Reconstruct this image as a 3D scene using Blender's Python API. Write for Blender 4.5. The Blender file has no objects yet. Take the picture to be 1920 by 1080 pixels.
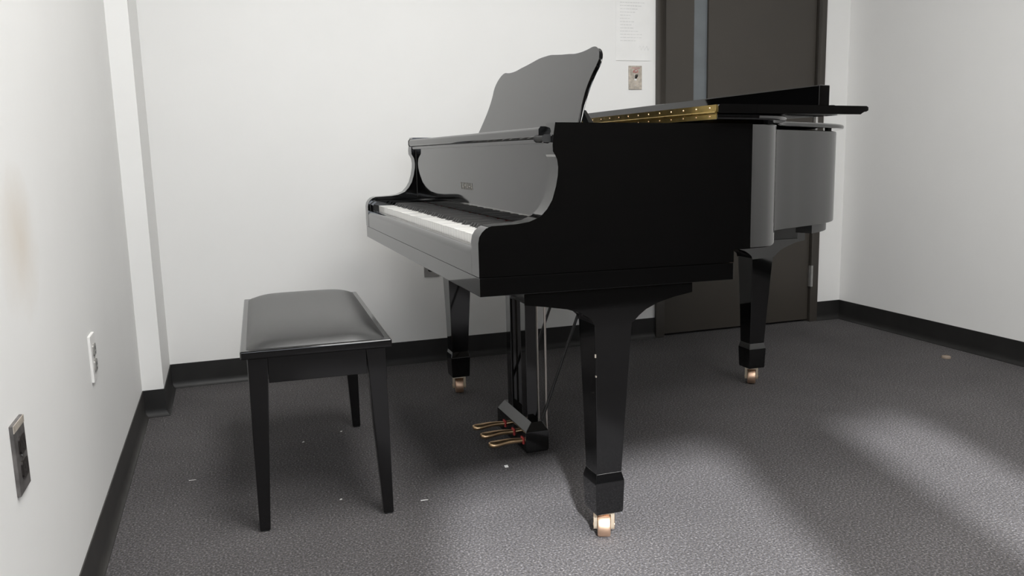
import bpy, bmesh, math, random
from mathutils import Vector, Matrix
random.seed(7)
scene = bpy.context.scene
COL = scene.collection

# ------------------------------------------------------------------ camera
CAM_H = 0.932
PITCH, ROLL, YAW, FPX = 0.1624, -0.0248, 0.3264, 1567.4
def make_camera():
    cy, sy = math.cos(YAW), math.sin(YAW)
    fw = Vector((sy*math.cos(PITCH), cy*math.cos(PITCH), -math.sin(PITCH)))
    rt = Vector((cy, -sy, 0.0))
    up = rt.cross(fw)
    c, s = math.cos(ROLL), math.sin(ROLL)
    rt2 = rt*c + up*s
    up2 = up*c - rt*s
    m = Matrix((( rt2.x, up2.x, -fw.x, 0), (rt2.y, up2.y, -fw.y, 0),
                (rt2.z, up2.z, -fw.z, CAM_H), (0, 0, 0, 1)))
    cam = bpy.data.cameras.new('camera')
    cam.sensor_width = 36.0
    cam.lens = FPX/1920*36
    cam.clip_start = 0.02
    o = bpy.data.objects.new('camera', cam)
    o.matrix_world = m
    COL.objects.link(o)
    scene.camera = o
make_camera()

# ------------------------------------------------------------------ world, sun, lamps, exposure
world = bpy.data.worlds.new('world'); scene.world = world
world.use_nodes = True
wb = world.node_tree.nodes['Background']
wb.inputs[0].default_value = (0.86, 0.92, 1.0, 1); wb.inputs[1].default_value = 6.0

SUN_TAN = 0.62
sun = bpy.data.lights.new('sun', 'SUN'); sun.energy = 10.0; sun.angle = math.radians(2.6)
sun.color = (0.95, 0.97, 1.0)
so = bpy.data.objects.new('sun', sun); COL.objects.link(so)
sd = Vector((0.25, 1.0, -SUN_TAN*math.hypot(0.25, 1.0)))
so.rotation_euler = sd.to_track_quat('-Z', 'Y').to_euler()
so.location = (0, -4, 4)

def ceiling_lamp(x, y, sx, sy, power):
    l = bpy.data.lights.new('ceiling_lamp', 'AREA'); l.shape = 'RECTANGLE'
    l.size, l.size_y, l.energy, l.color = sx, sy, power, (1.0, 0.99, 0.968)
    o = bpy.data.objects.new('ceiling_lamp', l); o.location = (x, y, 2.97); COL.objects.link(o)
ceiling_lamp(1.40, -0.20, 2.2, 1.2, 116)
ceiling_lamp(0.60, 1.55, 0.6, 1.2, 40)

vs = scene.view_settings
scene.display_settings.display_device = 'sRGB'
vs.view_transform = 'Standard'; vs.look = 'None'; vs.gamma = 1.0; vs.exposure = 0.0
vs.use_curve_mapping = False

# ------------------------------------------------------------------ materials
def new_mat(name):
    m = bpy.data.materials.new(name); m.use_nodes = True
    nt = m.node_tree
    return m, nt, nt.nodes['Principled BSDF']
def set_in(b, **k):
    for n, v in k.items():
        b.inputs[n.replace('_', ' ')].default_value = v
def noise(nt, scale, detail=2.0, rough=0.5, obj=True):
    tc = nt.nodes.new('ShaderNodeTexCoord')
    n = nt.nodes.new('ShaderNodeTexNoise')
    n.inputs['Scale'].default_value = scale; n.inputs['Detail'].default_value = detail
    n.inputs['Roughness'].default_value = rough
    nt.links.new(tc.outputs['Object'], n.inputs['Vector'])
    return n
def ramp(nt, src, stops):
    r = nt.nodes.new('ShaderNodeValToRGB')
    e = r.color_ramp.elements
    while len(e) > 1: e.remove(e[-1])
    e[0].position = stops[0][0]; e[0].color = (*stops[0][1], 1)
    for p, c in stops[1:]:
        k = e.new(p); k.color = (*c, 1)
    nt.links.new(src, r.inputs['Fac'])
    return r
def bump(nt, b, src, strength, dist):
    n = nt.nodes.new('ShaderNodeBump')
    n.inputs['Strength'].default_value = strength; n.inputs['Distance'].default_value = dist
    nt.links.new(src, n.inputs['Height']); nt.links.new(n.outputs['Normal'], b.inputs['Normal'])

def simple(name, col, rough, metal=0.0, var=0.12, scale=14.0, bmp=0.0, ior=1.5):
    m, nt, b = new_mat(name)
    n = noise(nt, scale, 3)
    lo = tuple(c*(1-var) for c in col); hi = tuple(min(1, c*(1+var)) for c in col)
    r = ramp(nt, n.outputs['Fac'], [(0.3, lo), (0.7, hi)])
    nt.links.new(r.outputs['Color'], b.inputs['Base Color'])
    set_in(b, Roughness=rough, Metallic=metal, IOR=ior)
    if bmp: bump(nt, b, n.outputs['Fac'], bmp, 0.002)
    return m

def wall_mat(name, col, stain=None):
    m, nt, b = new_mat(name)
    n = noise(nt, 2.2, 5, 0.6)
    r = ramp(nt, n.outputs['Fac'], [(0.3, tuple(c*0.97 for c in col)), (0.7, col)])
    last = r.outputs['Color']
    if stain:
        geo = nt.nodes.new('ShaderNodeNewGeometry')
        v = nt.nodes.new('ShaderNodeVectorMath'); v.operation = 'DISTANCE'
        v.inputs[1].default_value = stain[0]
        nn = noise(nt, 9.0, 3)
        nt.links.new(geo.outputs['Position'], v.inputs[0])
        ad = nt.nodes.new('ShaderNodeMath'); ad.operation = 'MULTIPLY_ADD'
        ad.inputs[1].default_value = 0.10
        nt.links.new(nn.outputs['Fac'], ad.inputs[0]); nt.links.new(v.outputs['Value'], ad.inputs[2])
        mr = nt.nodes.new('ShaderNodeMapRange')
        mr.inputs['From Min'].default_value = 0.05; mr.inputs['From Max'].default_value = stain[1]
        mr.inputs['To Min'].default_value = stain[3]; mr.inputs['To Max'].default_value = 0.0
        nt.links.new(ad.outputs[0], mr.inputs['Value'])
        mx = nt.nodes.new('ShaderNodeMix'); mx.data_type = 'RGBA'
        mx.inputs['B'].default_value = (*stain[2], 1)
        nt.links.new(mr.outputs['Result'], mx.inputs['Factor']); nt.links.new(last, mx.inputs['A'])
        last = mx.outputs['Result']
    nt.links.new(last, b.inputs['Base Color'])
    n2 = noise(nt, 220, 2)
    bump(nt, b, n2.outputs['Fac'], 0.12, 0.001)
    set_in(b, Roughness=0.55, IOR=1.4)
    return m

WALL = (0.83, 0.825, 0.81)
M_wall = wall_mat('wall_paint', WALL)
M_wall_left = wall_mat('wall_paint_scuffed', WALL, ((-0.339, 1.63, 0.80), 0.20, (0.62, 0.53, 0.42), 0.55))
M_ceiling = wall_mat('ceiling_tile', (0.30, 0.30, 0.295))

def block_mat():
    m, nt, b = new_mat('painted_block')
    tc = nt.nodes.new('ShaderNodeTexCoord')
    mp = nt.nodes.new('ShaderNodeMapping'); mp.inputs['Rotation'].default_value = (math.radians(90), 0, 0)
    br = nt.nodes.new('ShaderNodeTexBrick')
    br.inputs['Scale'].default_value = 1.0
    br.inputs['Brick Width'].default_value = 0.4; br.inputs['Row Height'].default_value = 0.2
    br.inputs['Mortar Size'].default_value = 0.006
    br.inputs['Color1'].default_value = (0.026, 0.022, 0.018, 1); br.inputs['Color2'].default_value = (0.024, 0.021, 0.017, 1)
    br.inputs['Mortar'].default_value = (0.010, 0.009, 0.008, 1)
    nt.links.new(tc.outputs['Object'], mp.inputs['Vector']); nt.links.new(mp.outputs['Vector'], br.inputs['Vector'])
    nt.links.new(br.outputs['Color'], b.inputs['Base Color'])
    set_in(b, Roughness=0.6)
    return m
M_block = block_mat()

def carpet_mat():
    m, nt, b = new_mat('grey_carpet')
    n1 = noise(nt, 185, 2.5, 0.65)
    n2 = noise(nt, 420, 1.0)
    n3 = noise(nt, 2.3, 3, 0.6)
    r1 = ramp(nt, n1.outputs['Fac'], [(0.30, (0.043, 0.042, 0.0425)), (0.47, (0.083, 0.0815, 0.082)),
                                      (0.56, (0.108, 0.106, 0.107)), (0.72, (0.25, 0.247, 0.25))])
    r2 = ramp(nt, n2.outputs['Fac'], [(0.35, (0.85, 0.86, 1.0)), (0.5, (1.0, 0.98, 0.97)), (0.65, (1.1, 0.99, 0.9))])
    r3 = ramp(nt, n3.outputs['Fac'], [(0.3, (0.9, 0.9, 0.9)), (0.7, (1.08, 1.08, 1.08))])
    a = nt.nodes.new('ShaderNodeMix'); a.data_type = 'RGBA'; a.blend_type = 'MULTIPLY'; a.inputs['Factor'].default_value = 1
    c = nt.nodes.new('ShaderNodeMix'); c.data_type = 'RGBA'; c.blend_type = 'MULTIPLY'; c.inputs['Factor'].default_value = 1
    nt.links.new(r1.outputs['Color'], a.inputs['A']); nt.links.new(r2.outputs['Color'], a.inputs['B'])
    nt.links.new(a.outputs['Result'], c.inputs['A']); nt.links.new(r3.outputs['Color'], c.inputs['B'])
    nt.links.new(c.outputs['Result'], b.inputs['Base Color'])
    bump(nt, b, n1.outputs['Fac'], 0.8, 0.004)
    set_in(b, Roughness=0.95, IOR=1.2)
    return m
M_carpet = carpet_mat()

def lacquer_mat():
    m, nt, b = new_mat('black_polyester_lacquer')
    n = noise(nt, 3.0, 4, 0.6)
    r = ramp(nt, n.outputs['Fac'], [(0.3, (0.03, 0.03, 0.03)), (0.75, (0.07, 0.07, 0.07))])
    nt.links.new(r.outputs['Color'], b.inputs['Roughness'])
    set_in(b, IOR=1.68)
    b.inputs['Base Color'].default_value = (0.002, 0.002, 0.0021, 1)
    return m
M_black = lacquer_mat()
M_satin = simple('satin_black', (0.012, 0.012, 0.012), 0.32)
M_bench = simple('bench_lacquer', (0.004, 0.0038, 0.004), 0.09, ior=1.6)
def leather_mat():
    m, nt, b = new_mat('black_vinyl_leather')
    n = noise(nt, 260, 2); n2 = noise(nt, 7, 3)
    r = ramp(nt, n2.outputs['Fac'], [(0.3, (0.012, 0.012, 0.012)), (0.7, (0.019, 0.0185, 0.018))])
    nt.links.new(r.outputs['Color'], b.inputs['Base Color'])
    bump(nt, b, n.outputs['Fac'], 0.15, 0.001)
    set_in(b, Roughness=0.38, IOR=1.9)
    return m
M_leather = leather_mat()
M_vinyl = simple('black_cove_vinyl', (0.013, 0.0125, 0.012), 0.5, var=0.2)
M_vinyl_left = simple('lighter_cove_vinyl', (0.030, 0.028, 0.026), 0.55, var=0.2)  # the cove vinyl in a lighter tone, left wall only
M_door = simple('brown_grey_paint', (0.043, 0.037, 0.030), 0.45, var=0.05, scale=4)
M_frame = simple('brown_grey_frame_paint', (0.041, 0.0355, 0.030), 0.42, var=0.05, scale=4)
M_brass = simple('brass', (0.86, 0.60, 0.36), 0.32, 1.0, var=0.12, scale=30)
M_brass_pale = simple('pale_brass', (0.95, 0.84, 0.68), 0.5, 1.0, var=0.08, scale=30)
M_copper = simple('worn_copper_brass', (0.72, 0.50, 0.36), 0.48, 1.0, var=0.12, scale=40)
M_gold_hinge = simple('gold_hinge', (0.62, 0.45, 0.16), 0.3, 1.0, var=0.25, scale=25)
M_ivory = simple('white_key_plastic', (0.94, 0.93, 0.90), 0.2, var=0.02)
M_ebony = simple('black_key_plastic', (0.02, 0.019, 0.018), 0.42)
M_felt = simple('red_felt', (0.45, 0.05, 0.05), 0.9)
M_steel = simple('brushed_steel', (0.55, 0.54, 0.52), 0.38, 1.0, var=0.1, scale=40)
M_rod = simple('nickel_rod', (0.62, 0.57, 0.53), 0.35, 1.0)
M_plate_dark = simple('tarnished_steel_plate', (0.16, 0.15, 0.145), 0.5, 0.55, var=0.35, scale=40)
M_socket = simple('brown_socket_plastic', (0.03, 0.026, 0.024), 0.35)
M_plate_beige = simple('worn_beige_plate', (0.47, 0.42, 0.36), 0.45, 0.2, var=0.25, scale=60)
M_plate_white = simple('painted_over_plate', (0.76, 0.75, 0.73), 0.5, var=0.05, scale=40)
M_red = simple('red_marker_ink', (0.48, 0.12, 0.12), 0.7)
M_paper = simple('white_paper', (0.83, 0.825, 0.81), 0.8, var=0.02)
M_ink = simple('faint_grey_ink', (0.66, 0.66, 0.65), 0.8)
M_glass = simple('dark_door_glass', (0.135, 0.150, 0.160), 0.14, var=0.06)
M_iron = simple('gold_iron_plate', (0.42, 0.30, 0.10), 0.4, 0.8)
M_spruce = simple('spruce_soundboard', (0.34, 0.22, 0.10), 0.5)
M_rubber = simple('black_rubber', (0.015, 0.015, 0.015), 0.6)
M_amber = simple('amber_plastic', (0.26, 0.21, 0.165), 0.15)
M_lint = simple('white_lint', (0.75, 0.74, 0.72), 0.9)
M_logo = simple('pale_brass_inlay', (0.30, 0.285, 0.25), 0.3, 0.4)

# ------------------------------------------------------------------ mesh helpers
def finish(name, bm, mat, parent=None, bevel=0.0, seg=2, angle=35, smooth=True):
    if bevel > 0:
        bmesh.ops.remove_doubles(bm, verts=bm.verts, dist=1e-6)
        es = [e for e in bm.edges if len(e.link_faces) == 2 and e.calc_face_angle(0) > math.radians(angle)]
        bmesh.ops.bevel(bm, geom=es, offset=bevel, offset_type='OFFSET', segments=seg, profile=0.5,
                        affect='EDGES', clamp_overlap=True)
    bmesh.ops.recalc_face_normals(bm, faces=bm.faces)
    me = bpy.data.meshes.new(name)
    bm.to_mesh(me); bm.free()
    me.materials.append(mat)
    if smooth:
        for p in me.polygons: p.use_smooth = True
        me.set_sharp_from_angle(angle=math.radians(40))
    o = bpy.data.objects.new(name, me); COL.objects.link(o)
    if smooth:
        w = o.modifiers.new('weighted_normal', 'WEIGHTED_NORMAL'); w.weight = 100; w.keep_sharp = True
    if parent is not None: o.parent = parent
    return o
def add_box(bm, lo, hi):
    x0, y0, z0 = lo; x1, y1, z1 = hi
    v = [bm.verts.new(p) for p in ((x0,y0,z0),(x1,y0,z0),(x1,y1,z0),(x0,y1,z0),(x0,y0,z1),(x1,y0,z1),(x1,y1,z1),(x0,y1,z1))]
    for f in ((0,3,2,1),(4,5,6,7),(0,1,5,4),(1,2,6,5),(2,3,7,6),(3,0,4,7)):
        bm.faces.new([v[i] for i in f])
def box(name, lo, hi, mat, parent=None, bevel=0.0, seg=2):
    bm = bmesh.new(); add_box(bm, lo, hi)
    return finish(name, bm, mat, parent, bevel, seg)
def add_prism(bm, pts, axis, a, b):
    """pts: 2-D outline in the other two axes (in x,y,z order); extruded from a to b along axis"""
    def P(p, t):
        l = list(p); l.insert(axis, t); return l
    v0 = [bm.verts.new(P(p, a)) for p in pts]; v1 = [bm.verts.new(P(p, b)) for p in pts]
    n = len(pts)
    bm.faces.new(v0); bm.faces.new(list(reversed(v1)))
    for i in range(n):
        j = (i+1) % n
        bm.faces.new((v0[i], v0[j], v1[j], v1[i]))
def prism(name, pts, axis, a, b, mat, parent=None, bevel=0.0, seg=2, angle=35):
    bm = bmesh.new(); add_prism(bm, pts, axis, a, b)
    return finish(name, bm, mat, parent, bevel, seg, angle)
def add_loft(bm, rings, cap=True):
    rv = [[bm.verts.new(p) for p in r] for r in rings]
    n = len(rings[0])
    for a, b in zip(rv, rv[1:]):
        for i in range(n):
            j = (i+1) % n
            bm.faces.new((a[i], a[j], b[j], b[i]))
    if cap:
        bm.faces.new(list(reversed(rv[0]))); bm.faces.new(rv[-1])
def sq(cx, cy, z, hx, hy=None):
    hy = hx if hy is None else hy
    return [(cx-hx, cy-hy, z), (cx+hx, cy-hy, z), (cx+hx, cy+hy, z), (cx-hx, cy+hy, z)]
def add_tube(bm, p0, p1, r, n=12, r1=None):
    p0, p1 = Vector(p0), Vector(p1); d = (p1-p0).normalized()
    a = d.orthogonal().normalized(); b = d.cross(a)
    r1 = r if r1 is None else r1
    rings = []
    for p, rr in ((p0, r), (p1, r1)):
        rings.append([p + (a*math.cos(t)+b*math.sin(t))*rr for t in [2*math.pi*i/n for i in range(n)]])
    add_loft(bm, rings)
def tube(name, p0, p1, r, mat, parent=None, n=12):
    bm = bmesh.new(); add_tube(bm, p0, p1, r, n)
    return finish(name, bm, mat, parent)
def empty(name, loc, label, cat, rz=0.0, group=None):
    o = bpy.data.objects.new(name, None); COL.objects.link(o)
    o.location = loc; o.rotation_euler = (0, 0, rz); o.empty_display_size = 0.05
    return tag(o, label, cat, group)
def tag(o, label, cat, group=None):
    o['label'] = label; o['category'] = cat
    if group: o['group'] = group
    return o
def struct(o):
    o['kind'] = 'structure'; return o
def catmull(pts, n):
    out = []
    P = [Vector(p) for p in pts]
    for i in range(len(P)-1):
        p0 = P[max(i-1, 0)]; p1 = P[i]; p2 = P[i+1]; p3 = P[min(i+2, len(P)-1)]
        for k in range(n):
            t = k/n
            out.append(0.5*((2*p1)+(-p0+p2)*t+(2*p0-5*p1+4*p2-p3)*t*t+(-p0+3*p1-3*p2+p3)*t**3))
    out.append(P[-1])
    return [tuple(p) for p in out]
def offset(poly, d):
    """offset an open 2-D polyline to its right-hand side by d"""
    out = []
    for i, p in enumerate(poly):
        a = Vector(poly[max(i-1, 0)]); b = Vector(poly[min(i+1, len(poly)-1)])
        t = (b-a).normalized()
        out.append((p[0]+t.y*d, p[1]-t.x*d))
    return out

# ------------------------------------------------------------------ room shell
XL, XR, YB, YF, ZC = -0.339, 3.08, 3.621, -1.05, 3.0
struct(box('floor', (XL-0.1, YF-0.1, -0.05), (XR+0.1, YB+0.15, 0.0), M_carpet))
struct(box('ceiling', (XL-0.1, YF-0.1, ZC), (XR+0.1, YB+0.15, ZC+0.05), M_ceiling))
struct(box('wall_left', (XL-0.1, YF-0.1, 0), (XL, YB+0.1, ZC), M_wall_left))
struct(box('wall_right', (XR, -0.10, 0), (XR+0.1, YB+0.1, ZC), M_wall))
struct(box('wall_side', (XR, YF-0.1, 0), (XR+0.1, -0.10, ZC), M_block))
# back wall with the door opening
DX0, DX1, DZ = 1.968, 2.928, 2.10
bm = bmesh.new()
add_box(bm, (XL, YB, 0), (DX0+0.02, YB+0.12, ZC))
add_box(bm, (DX1-0.02, YB, 0), (XR, YB+0.12, ZC))
add_box(bm, (DX0+0.02, YB, DZ-0.02), (DX1-0.02, YB+0.12, ZC))
struct(finish('wall_back', bm, M_wall, smooth=False))
# wall behind the camera with two window openings
W1, W2, WZ0, WZ1 = (-0.30, 0.60), (1.04, 1.37), 1.32, 2.12
WS1 = 0.97                                  # the first opening reaches lower
bm = bmesh.new()
add_box(bm, (XL, YF-0.1, 0), (XR, YF, WS1))
add_box(bm, (W1[1], YF-0.1, WS1), (XR, YF, WZ0))
add_box(bm, (XL, YF-0.1, WZ1), (XR, YF, ZC))
add_box(bm, (XL, YF-0.1, WS1), (W1[0], YF, WZ1))
add_box(bm, (W1[1], YF-0.1, WZ0), (W2[0], YF, WZ1))
add_box(bm, (W2[1], YF-0.1, WZ0), (XR, YF, WZ1))
struct(finish('wall_front', bm, M_block, smooth=False))
for i, (w, ws) in enumerate(((W1, WS1), (W2, WZ0))):
    bm = bmesh.new()
    for lo, hi in (((w[0]-0.03, ws-0.03), (w[1]+0.03, ws)), ((w[0]-0.03, WZ1), (w[1]+0.03, WZ1+0.03)),
                   ((w[0]-0.03, ws), (w[0], WZ1)), ((w[1], ws), (w[1]+0.03, WZ1))):
        add_box(bm, (lo[0], YF, lo[1]), (hi[0], YF+0.012, hi[1]))
    struct(finish('window_%d' % (i+1), bm, M_frame, bevel=0.002))
# boxed-out pier in the back left corner
PX, PY = -0.266, 3.236
struct(box('wall_corner', (XL, PY, 0), (PX, YB, ZC), M_wall))

# cove base: profile (distance from wall, height)
BH = 0.101
COVE = [(0, 0), (0.016, 0), (0.0155, 0.0025), (0.011, 0.006), (0.007, 0.012), (0.0045, 0.02), (0.0035, 0.03), (0.0035, BH-0.002), (0.0025, BH), (0, BH)]
def cove(name, path, mat):
    """path: plan polyline; the wall lies on its left, the room on its right"""
    n = len(path); rings = []
    for i, p in enumerate(path):
        p = Vector(p)
        def nrm(a, b):
            t = (Vector(b)-Vector(a)).normalized(); return Vector((t.y, -t.x))
        if i == 0: m = nrm(path[0], path[1])
        elif i == n-1: m = nrm(path[-2], path[-1])
        else:
            a = nrm(path[i-1], path[i]); b = nrm(path[i], path[i+1])
            m = (a+b)/(1+a.dot(b))
        rings.append([(p.x+m.x*d, p.y+m.y*d, z) for d, z in COVE])
    bm = bmesh.new(); add_loft(bm, rings)
    return struct(finish(name, bm, mat))
cove('baseboard_left', [(XL, YF), (XL, PY-0.001)], M_vinyl_left)
cove('baseboard_corner', [(XL+0.001, PY), (PX, PY), (PX, YB-0.001)], M_vinyl)
cove('baseboard_back', [(PX+0.004, YB), (DX0, YB)], M_vinyl)
cove('baseboard_side', [(DX1, YB), (XR-0.001, YB)], M_vinyl)
cove('baseboard_right', [(XR, YB-0.001), (XR, YF)], M_vinyl)

# door with narrow vision pane, steel frame, hinges
LX0, LX1, LZ0, LZ1 = 2.176, 2.256, 1.06, 1.86
GX0, GX1 = 2.020, 2.878
bm = bmesh.new()
yf, yk = YB+0.004, YB+0.048
add_box(bm, (GX0, yf, 0.012), (LX0, yk, DZ-0.05))
add_box(bm, (LX1, yf, 0.012), (GX1, yk, DZ-0.05))
add_box(bm, (LX0, yf, 0.012), (LX1, yk, LZ0))
add_box(bm, (LX0, yf, LZ1), (LX1, yk, DZ-0.05))
door = struct(finish('door_1', bm, M_door, smooth=False))
box('vision_pane', (LX0-0.005, YB+0.018, LZ0-0.005), (LX1+0.005, YB+0.026, LZ1+0.005), M_glass, door)['label'] = 'narrow bluish grey glass pane'
bm = bmesh.new()
FY = YB-0.014
for lo, hi in (((DX0, 0), (GX0-0.004, DZ)), ((GX1+0.004, 0), (DX1, DZ)), ((GX0-0.004, DZ-0.046), (GX1+0.004, DZ))):
    add_box(bm, (lo[0], FY, lo[1]), (hi[0], YB+0.1, hi[1]))
finish('door_frame', bm, M_frame, door, bevel=0.002)
bm = bmesh.new()
add_box(bm, (GX0-0.02, YB+0.06, 0), (GX1+0.02, YB+0.075, DZ))
finish('door_stop', bm, M_rubber, door)
for hz in (0.245, 1.03, 1.83):
    bm = bmesh.new()
    add_tube(bm, (GX1+0.004, YB-0.016, hz-0.055), (GX1+0.004, YB-0.016, hz+0.055), 0.0075, 12)
    add_box(bm, (GX1-0.006, YB-0.010, hz-0.055), (GX1+0.014, YB+0.003, hz+0.055))
    finish('hinge', bm, M_steel, door)

# ------------------------------------------------------------------ wall fittings
def outlet(name, label, cat, loc, rz, plate_mat, socket_mat, group=None):
    """a duplex receptacle; local +y points out of the wall, x along it"""
    e = empty(name, loc, label, cat, rz, group)
    bm = bmesh.new(); add_box(bm, (-0.035, -0.001, -0.0572), (0.035, 0.006, 0.0572))
    finish('cover_plate', bm, plate_mat, e, bevel=0.002)
    for s in (-1, 1):
        pts = []
        for i in range(24):
            t = 2*math.pi*i/24
            pts.append((max(-0.0165, min(0.0165, 0.0175*math.cos(t)*1.12)), s*0.0195+max(-0.0135, min(0.0135, 0.0175*math.sin(t)))))
        bm = bmesh.new(); add_prism(bm, pts, 1, 0.004, 0.0095)
        so_ = finish('socket', bm, socket_mat, e, bevel=0.001)
        bm = bmesh.new()
        for dx in (-0.0065, 0.0065):
            add_box(bm, (dx-0.001, 0.0092, s*0.0195-0.001), (dx+0.001, 0.0099, s*0.0195+0.007))
        add_tube(bm, (0, 0.0092, s*0.0195-0.0075), (0, 0.0099, s*0.0195-0.0075), 0.0023, 10)
        finish('slots', bm, M_rubber, so_)
    tube('screw', (0, 0.005, 0), (0, 0.0075, 0), 0.0035, M_steel, e)
    return e
near = outlet('wall_outlet', 'dark tarnished metal outlet plate on the left wall nearest the camera', 'outlet',
       (XL, 1.445, 0.478), -math.pi/2, M_plate_dark, M_socket)
bm = bmesh.new(); add_box(bm, (-0.0345, 0.0055, 0.045), (0.0345, 0.0066, 0.0565))
finish('paint_smear', bm, M_plate_beige, near)['label'] = 'beige paint smear along the top edge'
outlet('wall_outlet', 'pale outlet plate on the left wall beside the piano bench', 'outlet',
       (XL, 2.228, 0.458), -math.pi/2, M_plate_white, M_steel)
outlet('wall_outlet', 'steel outlet plate on the back wall partly hidden behind the keyboard end of the piano', 'outlet',
       (0.848, YB, 0.444), math.pi, M_steel, M_socket)

sw = empty('light_switch', (1.860, YB, 1.257), 'worn beige light switch plate with red marks beside the door', 'switch', math.pi)
bm = bmesh.new(); add_box(bm, (-0.034, -0.001, -0.054), (0.034, 0.006, 0.054))
finish('cover_plate', bm, M_plate_beige, sw, bevel=0.002)
bm = bmesh.new(); add_box(bm, (-0.006, 0.005, -0.013), (0.006, 0.0075, 0.013)); finish('toggle_slot', bm, M_plate_white, sw)
prism('toggle', [(0.006, -0.006), (0.006, 0.008), (0.020, 0.013), (0.021, 0.006)], 0, -0.0045, 0.0045, M_socket, sw, bevel=0.001)
bm = bmesh.new()   # scrawled red marker strokes
for a, b in (((-0.022, 0.043), (0.020, 0.044)), ((-0.012, 0.036), (-0.008, 0.022)), ((-0.008, 0.037), (0.006, 0.035)), ((0.000, 0.036), (-0.002, 0.020)),
             ((-0.004, 0.028), (0.010, 0.030)), ((0.010, 0.034), (0.007, 0.022)), ((-0.016, 0.026), (0.012, 0.023)), ((0.004, 0.032), (0.014, 0.026))):
    add_tube(bm, (a[0], 0.0062, a[1]), (b[0], 0.0062, b[1]), 0.0011, 6)
o = finish('red_marks', bm, M_red, sw); o['label'] = 'scrawled red marker strokes'
for dz in (-0.036, 0.03):
    tube('screw', (0, 0.0055, dz), (0, 0.0072, dz), 0.003, M_steel, sw, 10)

note = empty('paper_notice', (1.850, YB, 1.475), 'white printed paper notice taped to the wall above the light switch', 'notice', math.pi)
bm = bmesh.new()
add_loft(bm, [[(-.089, y0, z), (.089, y0, z), (.089, y0+.0006, z), (-.089, y0+.0006, z)] for z, y0 in ((-.1405, .0022), (-.135, .0012), (-.12, .0006), (.0, .0004), (.1385, .0004))])
finish('sheet', bm, M_paper, note)
bm = bmesh.new()
zt = 0.118
for wds in ((0.12,), (0.10,), (0.08, ), (0.07,), (0.05,), (0.045,), (0.06,), (0.055,), (0.06,), (0.085,), (0.10,), (0.11,), (0.07,)):
    x = 0.066
    end = x-wds[0]
    while x > end:
        l = random.uniform(0.006, 0.018)
        add_box(bm, (x-l, 0.0008, zt), (x, 0.0014, zt+0.0028)); x -= l+0.003
    zt -= 0.0142
for k in range(9):
    a = (-0.03-0.006*k, -0.083+0.012*math.sin(k*2.1)); b = (-0.036-0.006*k, -0.083+0.012*math.sin((k+1)*2.1))
    add_tube(bm, (a[0], 0.0013, a[1]), (b[0], 0.0013, b[1]), 0.0006, 5)
o = finish('printed_lines', bm, M_ink, note, smooth=False); o['kind'] = 'stuff'; o['label'] = 'faint grey lines of print and a signature'

# ------------------------------------------------------------------ grand piano
piano = empty('grand_piano', (0.87, 2.4375, 0.0),
              'glossy black baby grand piano, music desk up and front lid flap folded back', 'piano')
PIANO_OBJS = []
OX, OY = 0.87, 2.4375
_finish = finish
YT, YBS, YC = 1.693, 3.182, 2.4375
TH = 0.055
ZTOP, ZRIM = 0.987, 0.692
ARM = [(.500, .662), (.500, .735), (.5025, .748), (.509, .758), (.518, .766), (.530, .7705), (.556, .7715), (.590, .773), (.617, .777),
       (.642, .787), (.658, .803), (.670, .822), (.679, .850), (.684, .875), (.685, .892), (.683, .908), (.679, .917), (.6735, .926),
       (.673, .940), (.676, .965), (.680, ZTOP), (1.175, ZTOP), (1.175, ZRIM), (1.13, ZRIM), (1.13, .662)]
PLAN = [(1.17, YT), (1.235, 1.708), (1.295, 1.766), (1.345, 1.845), (1.39, 1.925), (1.44, 1.99), (1.50, 2.045), (1.61, 2.10), (1.745, 2.164),
        (1.85, 2.229), (1.925, 2.308), (2.0, 2.425), (2.065, 2.565), (2.095, 2.70), (2.085, 2.86), (2.01, 3.02), (1.87, 3.13), (1.70, 3.172), (1.55, YBS), (1.17, YBS)]
def rim_curve(n=10):
    return catmull([(1.12, YT)]+PLAN+[(1.1, YBS)], n)[n:-n]
curve = rim_curve()
bm = bmesh.new()
add_prism(bm, ARM, 1, YT, YT+TH)
add_prism(bm, ARM, 1, YBS-TH, YBS)
es = [e for e in bm.edges if len(e.link_faces) == 2 and e.calc_face_angle(0) > math.radians(60)]
bmesh.ops.bevel(bm, geom=es, offset=0.0035, offset_type='OFFSET', segments=3, profile=0.5, affect='EDGES', clamp_overlap=True)
inner = offset(curve, -TH)
rings = []
bv = 0.0035
for (x, y), (xi, yi) in zip(curve, inner):
    o_ = Vector((x, y)); i_ = Vector((xi, yi)); u = (i_-o_).normalized()
    def P(d, z): 
        q = o_+u*d; return (q.x, q.y, z)
    rings.append([P(0, ZRIM+bv), P(bv*.3, ZRIM+bv*.3), P(bv, ZRIM), P(TH, ZRIM), P(TH, ZTOP), P(bv, ZTOP), P(bv*.3, ZTOP-bv*.3), P(0, ZTOP-bv)])
add_loft(bm, rings)
rim = finish('rim', bm, M_black, piano)
# lower inner rim under the tail
tail = [p for p in offset(curve, -0.022) if p[0] > 1.74]
tin = [p for p in offset(curve, -0.075) if p[0] > 1.70][:len(tail)]
k0 = [i for i, p in enumerate(offset(curve, -0.022)) if p[0] > 1.74]
o1 = offset(curve, -0.022); o2 = offset(curve, -0.075)
bm = bmesh.new()
add_loft(bm, [[(*o1[i], 0.662), (*o2[i], 0.662), (*o2[i], 0.70), (*o1[i], 0.70)] for i in k0])
finish('inner_rim', bm, M_satin, piano)
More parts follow.
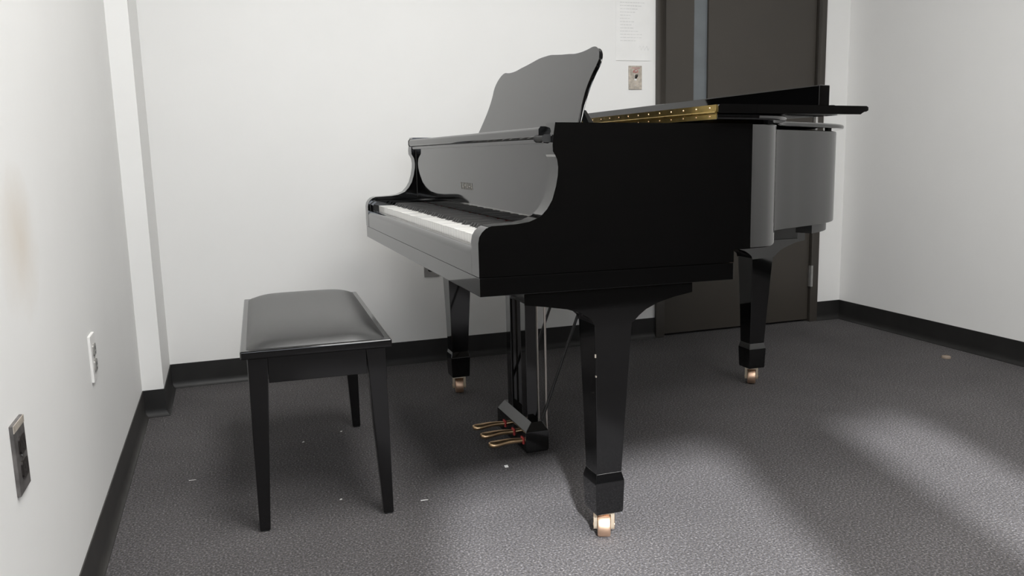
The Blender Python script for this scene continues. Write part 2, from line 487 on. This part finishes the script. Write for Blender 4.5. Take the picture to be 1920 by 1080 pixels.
# soundboard closing the case, iron plate above it
inn = offset(curve, -TH+0.002)
bm = bmesh.new()
add_prism(bm, [(0.72, YT+TH-0.002)]+inn+[(0.72, YBS-TH+0.002)], 2, 0.715, 0.727)
finish('soundboard', bm, M_spruce, piano)
bm = bmesh.new()
inn2 = offset(curve, -TH-0.02)
add_prism(bm, [(1.0, YT+TH+0.02)]+inn2+[(1.0, YBS-TH-0.02)], 2, 0.845, 0.857)
finish('iron_plate', bm, M_iron, piano)
box('pin_block', (0.735, YT+TH+0.004, 0.86), (1.0, YBS-TH-0.004, 0.90), M_iron, piano, 0.004)
# keybed and key slip
box('keybed', (.5005, YT, .620), (1.13, YBS, .6605), M_black, piano, 0.0012)
prism('key_slip', [(.5005, .6608), (.5005, .703)]+[(.5005+.018*(1-math.cos(t)), .703+.0185*math.sin(t)) for t in [math.pi/2*k/8 for k in range(1, 9)]]+[(.524, .7215), (.524, .6608)],
      1, YT+TH+0.0003, YBS-TH-0.0003, M_black, piano, 0.0006, 1, 60)
prism('cheek_block', [(.510, .663), (.690, .663), (.690, .756), (.525, .756), (.510, .744)], 1, YT+TH+0.0005, 1.763, M_black, piano, 0.002)
prism('cheek_block', [(.510, .663), (.690, .663), (.690, .756), (.525, .756), (.510, .744)], 1, 3.0535, YBS-TH-0.0005, M_black, piano, 0.002)
# keys
WK = 1.287/52
key_mesh = {}
BLACK_AFTER = {'A': True, 'B': False, 'C': True, 'D': True, 'E': False, 'F': True, 'G': True}
names = [('ABCDEFG')[i % 7] for i in range(52)]
y_bass = 3.052
K0, K1, KZ0, KZ1 = .528, .692, .716, .7425
for i, nm in enumerate(names):
    y1 = y_bass-i*WK-0.0004; y0 = y_bass-(i+1)*WK+0.0004        # y1 bass side, y0 treble side
    cutT = 0.0065 if (i < 51 and BLACK_AFTER[nm]) else 0.0
    prev = names[i-1] if i > 0 else None
    cutB = 0.0065 if (prev and BLACK_AFTER[prev]) else 0.0
    xn = K0+0.050
    pts = [(K0, y0), (K0, y1), (xn, y1)]
    if cutB: pts += [(xn, y1-cutB)]
    pts += [(K1, y1-cutB), (K1, y0+cutT)]
    if cutT: pts += [(xn, y0+cutT)]
    pts += [(xn, y0)]
    pts = [p for j, p in enumerate(pts) if p != pts[j-1]]
    dz = random.uniform(-0.0006, 0.0004)
    bm = bmesh.new(); add_prism(bm, pts, 2, KZ0, KZ1+dz)
    finish('white_key', bm, M_ivory, piano, bevel=0.0008, seg=1)
for i, nm in enumerate(names[:-1]):
    if not BLACK_AFTER[nm]: continue
    y = y_bass-(i+1)*WK
    h0, h1 = 0.0058, 0.0046
    bm = bmesh.new()
    z0, z1 = .735, .7522
    add_loft(bm, [[(K0+.0505, y-h0, z0), (K1, y-h0, z0), (K1, y+h0, z0), (K0+.0505, y+h0, z0)],
                  [(K0+.0535, y-h0, z0+.008), (K1, y-h0, z0+.008), (K1, y+h0, z0+.008), (K0+.0535, y+h0, z0+.008)],
                  [(K0+.060, y-h1, z1), (K1, y-h1, z1), (K1, y+h1, z1), (K0+.060, y+h1, z1)]])
    finish('black_key', bm, M_ebony, piano, bevel=0.001, seg=1)
# fallboard, felt strip, logo
FBX = .690
prism('fallboard', [(FBX, .7528), (FBX+.001, .945), (FBX+.018, .945), (FBX+.020, .7528)], 1, YT+TH+0.001, YBS-TH-0.001, M_black, piano, 0.0015)
box('key_felt', (FBX-.003, YC-.61, .7425), (FBX+.012, YC+.61, .7490), M_felt, piano)
cu = bpy.data.curves.new('maker_name', 'FONT'); cu.body = 'YAMAHA'; cu.size = 0.030; cu.extrude = 0.0004
cu.align_x = 'CENTER'; cu.space_character = 1.15
to = bpy.data.objects.new('tmp', cu); COL.objects.link(to)
dg = bpy.context.evaluated_depsgraph_get()
me = bpy.data.meshes.new_from_object(to.evaluated_get(dg)); bpy.data.objects.remove(to)
me.materials.clear(); me.materials.append(M_logo)
lo_ = bpy.data.objects.new('maker_name', me); COL.objects.link(lo_); lo_.parent = piano
me.transform(Matrix(((0, 0, -1, FBX-0.0002), (-1, 0, 0, YC+0.005), (0, 1, 0, 0.818), (0, 0, 0, 1))))
# front rail above the fallboard, music shelf, ledge
prism('front_rail', [(.668, .955), (.664, .960), (.664, .974), (.668, .979), (.79, .979), (.79, .962), (.700, .955)], 1, YT+TH+0.001, YBS-TH-0.001, M_black, piano, 0.0015)
box('fallboard_rail', (.676, YT+TH+0.006, .9435), (.70, YBS-TH-0.006, .9545), M_black, piano, 0.002)
prism('rail_stop', [(.660, .947), (.656, .950), (.656, .957), (.660, .960), (.672, .960), (.672, .947)], 1, 1.706, 1.758, M_rubber, piano, 0.002)
box('music_shelf', (.79, YC-.60, .957), (1.02, YC+.60, .969), M_black, piano, 0.002)
for s in (-1, 1):
    box('shelf_rail', (.735, YC+s*.665-.02, .930), (1.03, YC+s*.665+.02, .956), M_satin, piano, 0.002)
prism('desk_ledge', [(.800, .970), (.800, .983), (.868, .983), (.868, .970)], 1, YC-.47, YC+.47, M_black, piano, 0.003)
# music desk: outline (y relative to centre, height along desk), leaned back
TILT = 0.375
half = [(0.0, 1.2115), (0.05, 1.2105), (0.10, 1.2055), (0.15, 1.2005), (0.20, 1.1965), (0.25, 1.1915), (0.30, 1.1910), (0.335, 1.1935), (0.362, 1.1965),
        (0.385, 1.194), (0.405, 1.186), (0.420, 1.174), (0.428, 1.160), (0.428, 1.145), (0.421, 1.128), (0.415, 1.105), (0.414, 1.075), (0.420, 1.045), (0.432, 1.010), (0.445, 0.9835)]
top_out = [(-y, z) for y, z in reversed(half)]+half[1:]
bm = bmesh.new()
def desk_pt(y, z, d):
    x = 0.857+(z-0.98)*math.tan(TILT)
    return (x+d*math.cos(TILT), YC+y, z-d*math.sin(TILT))
sm = catmull(top_out, 3)
n = len(sm)
v0 = [bm.verts.new(desk_pt(y, z, 0)) for y, z in sm]; v1 = [bm.verts.new(desk_pt(y, z, 0.011)) for y, z in sm]
bm.faces.new(v0); bm.faces.new(list(reversed(v1)))
for i in range(n):
    j = (i+1) % n
    bm.faces.new((v0[i], v0[j], v1[j], v1[i]))
finish('music_desk', bm, M_black, piano, bevel=0.002)
for s in (-1, 1):
    bm = bmesh.new()
    add_loft(bm, [[(0.920, YC+s*.40-.018, .969), (0.940, YC+s*.40-.018, .969), (0.940, YC+s*.40+.018, .969), (0.920, YC+s*.40+.018, .969)],
                  [(0.888, YC+s*.40-.018, 1.032), (0.897, YC+s*.40-.018, 1.032), (0.897, YC+s*.40+.018, 1.032), (0.888, YC+s*.40+.018, 1.032)]])
    finish('desk_prop', bm, M_satin, piano, bevel=0.001)
# lid: main panel following the rim, front flap folded back on top of it
HX = 1.066
lid_curve = [p for p in offset(curve, 0.022)]
def lid_ring(z, ins):
    c = offset(curve, 0.022-ins)
    return [(HX, YT-0.022+ins, z)]+[(x, y, z) for x, y in c]+[(HX, YBS+0.022-ins, z)]
bm = bmesh.new()
add_loft(bm, [lid_ring(.9945, .006), lid_ring(.9960, .002), lid_ring(.9985, 0), lid_ring(1.004, 0), lid_ring(1.0075, .003), lid_ring(1.009, .008)])
lid = finish('lid', bm, M_black, piano)
prism('lid_flap', [(HX+.003, 1.0105), (HX+.003, 1.0245), (HX+.008, 1.0285), (1.480, 1.0285), (1.4845, 1.026), (1.4845, 1.020), (1.480, 1.0175),
                   (1.473, 1.0165), (1.467, 1.0135), (1.463, 1.0105)], 1, YT-0.022, YBS+0.022, M_black, piano, 0.0012)
flap = bpy.data.objects['lid_flap']
box('flap_lip', (1.343, YT-0.020, 1.0285), (1.373, YBS-0.02, 1.0775), M_black, flap, 0.0025)
for yy in (YT+.03, YBS-.05):
    bm = bmesh.new()
    add_loft(bm, [[(1.42+.012*c*math.cos(2*math.pi*i/12), yy+.012*c*math.sin(2*math.pi*i/12), 1.028+h) for i in range(12)] for c, h in ((1, 0), (.95, .003), (.6, .006))])
    finish('bumper', bm, M_rubber, flap)
# gold piano hinge on the fold
bm = bmesh.new()
add_box(bm, (HX-.0015, YT-0.018, .9955), (HX+.003, YBS+.018, 1.0085))
add_box(bm, (HX-.0015, YT-0.018, 1.0115), (HX+.003, YBS+.018, 1.0280))
nk = 46
L = (YBS+.018)-(YT-.018)
for i in range(nk):
    a = YT-.018+L*i/nk; add_tube(bm, (HX-.002, a+.0006, 1.0100), (HX-.002, a+L/nk-.0006, 1.0100), .0033, 10)
hinge = finish('lid_hinge', bm, M_gold_hinge, piano)
hinge['label'] = 'gold continuous hinge along the fold'
bm = bmesh.new()
for i in range(26):
    yy = YT+.0+L*(i+.15)/26
    for zz in (1.0022, 1.0205):
        add_tube(bm, (HX-.0012, yy, zz), (HX-.0032, yy, zz), .0030, 8, .0018)
o = finish('hinge_screws', bm, M_brass, hinge); o['kind'] = 'stuff'
for (x, y) in ((1.900, 2.318), (1.255, 1.745), (1.20, 3.155), (2.03, 2.95)):
    box('lid_buffer', (x-.008, y-.008, ZTOP), (x+.008, y+.008, .9950), M_rubber, piano, 0.001)

# legs
def piano_leg(cx, cy, span_l, span_r, ztop, zc, wy=0.05, caster_rot=0.0):
    bm = bmesh.new()
    add_loft(bm, [sq(cx-.0065, cy, .172, .0325), sq(cx-.004, cy, .30, .037), sq(cx, cy, zc, .0475, .047)])
    # flared corbel under the case, as one profile across x
    L_ = [(cx-.0475, zc-.01), (cx-.050, zc+.001), (cx-.062, zc+.012), (cx-.082, zc+.024), (cx-.115, zc+.035), (cx-span_l*.8, zc+.045), (cx-span_l, zc+.051), (cx-span_l, ztop)]
    R_ = [(cx+span_r, ztop), (cx+span_r, zc+.053), (cx+span_r*.78, zc+.046), (cx+.112, zc+.035), (cx+.080, zc+.021), (cx+.062, zc+.008), (cx+.0475, zc-.006)]
    add_prism(bm, L_+R_, 1, cy-wy, cy+wy)
    leg = finish('leg', bm, M_black, piano, bevel=0.002)
    fx = cx-.0065
    bm = bmesh.new()
    add_loft(bm, [sq(fx, cy, .070, .0335), sq(fx, cy, .076, .0350), sq(fx, cy, .146, .0375), sq(fx, cy, .152, .0372), sq(fx, cy, .1725, .0322)])
    finish('leg_foot', bm, M_black, leg, bevel=0.0015)
    c, s = math.cos(caster_rot), math.sin(caster_rot)
    def rot(bm):
        bmesh.ops.transform(bm, matrix=Matrix.Translation((fx, cy, 0)) @ Matrix.Rotation(caster_rot, 4, 'Z'), verts=bm.verts)
    bm = bmesh.new()     # local: axle along x
    add_box(bm, (-.0250, -.015, .061), (.0250, .015, .0705))
    for sx in (-1, 1):
        x0, x1 = sorted((sx*.0250, sx*.0165))
        pts = [(-.014, .064), (.014, .064), (.012, .030), (.008, .021), (0, .018), (-.008, .021), (-.012, .030)]
        add_prism(bm, pts, 0, x0, x1)
    rot(bm); finish('caster_yoke', bm, M_brass_pale, leg, bevel=0.0012)
    bm = bmesh.new()
    prof = [(-.0158, .022), (-.0153, .0275), (-.0135, .0293), (-.007, .0300), (0, .0302), (.007, .0300), (.0135, .0293), (.0153, .0275), (.0158, .022)]
    add_loft(bm, [[(x, r*math.cos(2*math.pi*i/28), .0302+r*math.sin(2*math.pi*i/28)) for i in range(28)] for x, r in prof])
    add_tube(bm, (-.0262, 0, .0302), (.0262, 0, .0302), .004, 12)
    rot(bm); finish('caster_wheel', bm, M_copper, leg)
    return leg
piano_leg(.8195, 1.748, .215, .200, .6195, .545, caster_rot=math.radians(-24))
near_leg = bpy.data.objects['leg']
for zz, hh in ((.463, .004), (.414, .002)):
    h_ = .0475-(.0475-.037)*(.545-zz)/.245
    box('chipped_spot', (.8195-.002-h_-.0004, 1.748-h_-.0004, zz-hh), (.8195-.002-h_+.0026, 1.748-h_+.0026, zz+hh), M_plate_beige, near_leg)
piano_leg(.8215, 3.083, .215, .200, .6195, .545, caster_rot=math.radians(-12))
piano_leg(1.925, 2.738, .170, .185, .640, .525, caster_rot=math.radians(-34))
box('leg_plate', (1.62, 2.655, .588), (2.055, 2.82, .693), M_satin, piano, 0.003)

# pedal lyre
LY = 2.4375
BY0, BY1 = 2.298, 2.577
bm = bmesh.new()
add_loft(bm, [[(.814, BY0+.004, .018), (.882, BY0+.004, .018), (.882, BY1-.004, .018), (.814, BY1-.004, .018)],
              [(.810, BY0, .026), (.885, BY0, .026), (.885, BY1, .026), (.810, BY1, .026)],
              [(.810, BY0, .083), (.885, BY0, .083), (.885, BY1, .083), (.810, BY1, .083)],
              [(.812, BY0+.002, .088), (.883, BY0+.002, .088), (.883, BY1-.002, .088), (.812, BY1-.002, .088)],
              [(.833, BY0+.011, .113), (.868, BY0+.011, .113), (.868, BY1-.011, .113), (.833, BY1-.011, .113)]])
lyre = finish('pedal_lyre', bm, M_black, piano, bevel=0.0015)
lyre['label'] = 'pedal box hanging on two posts'
for yy in (2.348, 2.490):
    box('lyre_post', (.834, yy, .108), (.870, yy+.044, .621), M_black, lyre, 0.003)
for yy in (2.325, 2.545):
    tube('lyre_brace', (.870, yy, .10), (1.072, yy, .622), .0045, M_satin, lyre)
for yy in (2.332, 2.392):
    tube('pedal_rod', (.892 if yy < 2.35 else .888, yy, .060), (.892 if yy < 2.35 else .888, yy, .621), .0036, M_rod, lyre)
for yy in (2.50, 2.4125, 2.325):
    sect = [(.818, .0088, .0075, .0535), (.800, .0088, .0075, .0540), (.780, .0100, .0078, .0555), (.760, .0128, .0082, .0560), (.742, .0158, .0088, .0550),
            (.725, .0178, .0094, .0535), (.711, .0168, .0096, .0530), (.703, .0120, .0076, .0535), (.700, .004, .003, .0540)]
    bm = bmesh.new()
    add_loft(bm, [[(x, yy+w*math.cos(2*math.pi*i/16), z+h*math.sin(2*math.pi*i/16)) for i in range(16)] for x, w, h, z in sect])
    pd = finish('pedal', bm, M_brass, lyre)
    box('pedal_felt', (.8065, yy-.0112, .0435), (.8105, yy+.0112, .0650), M_felt, lyre, 0.001)

# the case stands a few millimetres lower at the tail than at the keyboard
def settle(o):
    if o.type == 'MESH' and 'done' not in o.data:
        for v in o.data.vertices:
            v.co.z -= 0.018*(v.co.x-OX)*(v.co.z/0.98)
            v.co.x -= OX; v.co.y -= OY
        o.data['done'] = 1
    for c in o.children: settle(c)
for c in list(piano.children): settle(c)
def clean(o):
    if o.type == 'MESH' and 'done' in o.data: del o.data['done']
    for c in o.children: clean(c)
clean(piano)

# ------------------------------------------------------------------ bench
bench = empty('piano_bench', (0.203, 2.461, 0.0), 'black wooden piano bench with padded vinyl seat standing before the keyboard', 'bench', math.radians(-2.1))
ZS = .449
box('seat_frame', (-.184, -.397, ZS), (.184, .397, ZS+.021), M_bench, bench, 0.004, 3)
bm = bmesh.new()
NU, NV = 28, 48
hu, hv = .170, .383
g = []
for i in range(NU+1):
    row = []
    for j in range(NV+1):
        a = -1+2*i/NU; b = -1+2*j/NV
        h = .004+.032*(1-abs(a)**6)*(1-abs(b)**6)+.004*(1-a*a)*(1-b*b)
        h += .0012*math.sin(13*a+5*b)*math.exp(-((a-.75)**2+(b+.8)**2)*8)
        h -= .004*math.exp(-((a-.88)**2*60+(b+.72)**2*18))
        if abs(a) == 1 or abs(b) == 1: h = 0.0
        row.append(bm.verts.new((a*hu, b*hv, ZS+.0205+h)))
    g.append(row)
for i in range(NU):
    for j in range(NV):
        bm.faces.new((g[i][j], g[i+1][j], g[i+1][j+1], g[i][j+1]))
finish('cushion', bm, M_leather, bench)
for su in (-1, 1):
    for sv in (-1, 1):
        ox, oy = su*.169, sv*.385
        bm = bmesh.new()
        def corner(w, z): 
            xs = sorted((ox, ox-su*w)); ys = sorted((oy, oy-sv*w))
            return [(xs[0], ys[0], z), (xs[1], ys[0], z), (xs[1], ys[1], z), (xs[0], ys[1], z)]
        add_loft(bm, [corner(.026, .003), corner(.046, .375), corner(.049, ZS)])
        l = finish('leg', bm, M_bench, bench, bevel=0.0025)
        cx_, cy_ = ox-su*.013, oy-sv*.013
        box('glide', (cx_-.010, cy_-.010, 0), (cx_+.010, cy_+.010, .0035), M_rubber, l)
for sv in (-1, 1):
    ys = sorted((sv*.376, sv*.358))
    box('apron', (-.121, ys[0], .381), (.121, ys[1], ZS), M_bench, bench, 0.0015)
for su in (-1, 1):
    xs = sorted((su*.160, su*.142))
    box('apron', (xs[0], -.337, .381), (xs[1], .337, ZS), M_bench, bench, 0.0015)

# ------------------------------------------------------------------ scraps on the carpet
def scrap(name, label, x, y, pts, mat, h=.0015, cat='scrap', rz=0.0):
    bm = bmesh.new(); add_prism(bm, [(px*math.cos(rz)-py*math.sin(rz), px*math.sin(rz)+py*math.cos(rz)) for px, py in pts], 2, 0.0002, h)
    for v in bm.verts: v.co.z += 0.0008*math.sin(v.co.x*400) if v.co.z > .001 else 0
    o = finish(name, bm, mat, None, bevel=0.0002, seg=1, smooth=False); o.location = (x, y, 0)
    return tag(o, label, cat)
SQ = [(-.006, -.008), (.004, -.009), (.006, .007), (-.004, .009)]
TINY = [(-.0035, -.002), (.002, -.003), (.004, .001), (-.001, .003)]
THIN = [(-.010, -.001), (.010, -.0015), (.010, .0005), (-.010, .001)]
scrap('paper_scrap', 'largest white paper scrap on the carpet before the pedals', .736, 2.269, SQ, M_paper)
scrap('lint', 'white speck on the carpet between the two near bench legs', .238, 2.212, TINY, M_lint)
scrap('lint', 'tiny white speck on the carpet under the bench, the more leftward of two', .183, 2.731, TINY, M_lint)
scrap('lint', 'tiny white speck on the carpet beside the back right bench leg', .315, 2.79, TINY, M_lint)
scrap('thread', 'thin pale thread on the carpet left of the bench', -.153, 2.52, THIN, M_lint, .001, 'thread')
scrap('lint', 'white fleck on the carpet right of the near right bench leg', .451, 2.12, THIN, M_lint)
bm = bmesh.new()
add_loft(bm, [[(r*math.cos(2*math.pi*i/20), r*math.sin(2*math.pi*i/20), z) for i in range(20)] for r, z in ((.019, .0003), (.020, .004), (.0185, .009), (.013, .0115), (.006, .0122))])
o = finish('bottle_cap', bm, M_amber); o.location = (2.905, 2.735, 0)
tag(o, 'small amber plastic cap on the carpet near the right wall', 'cap')
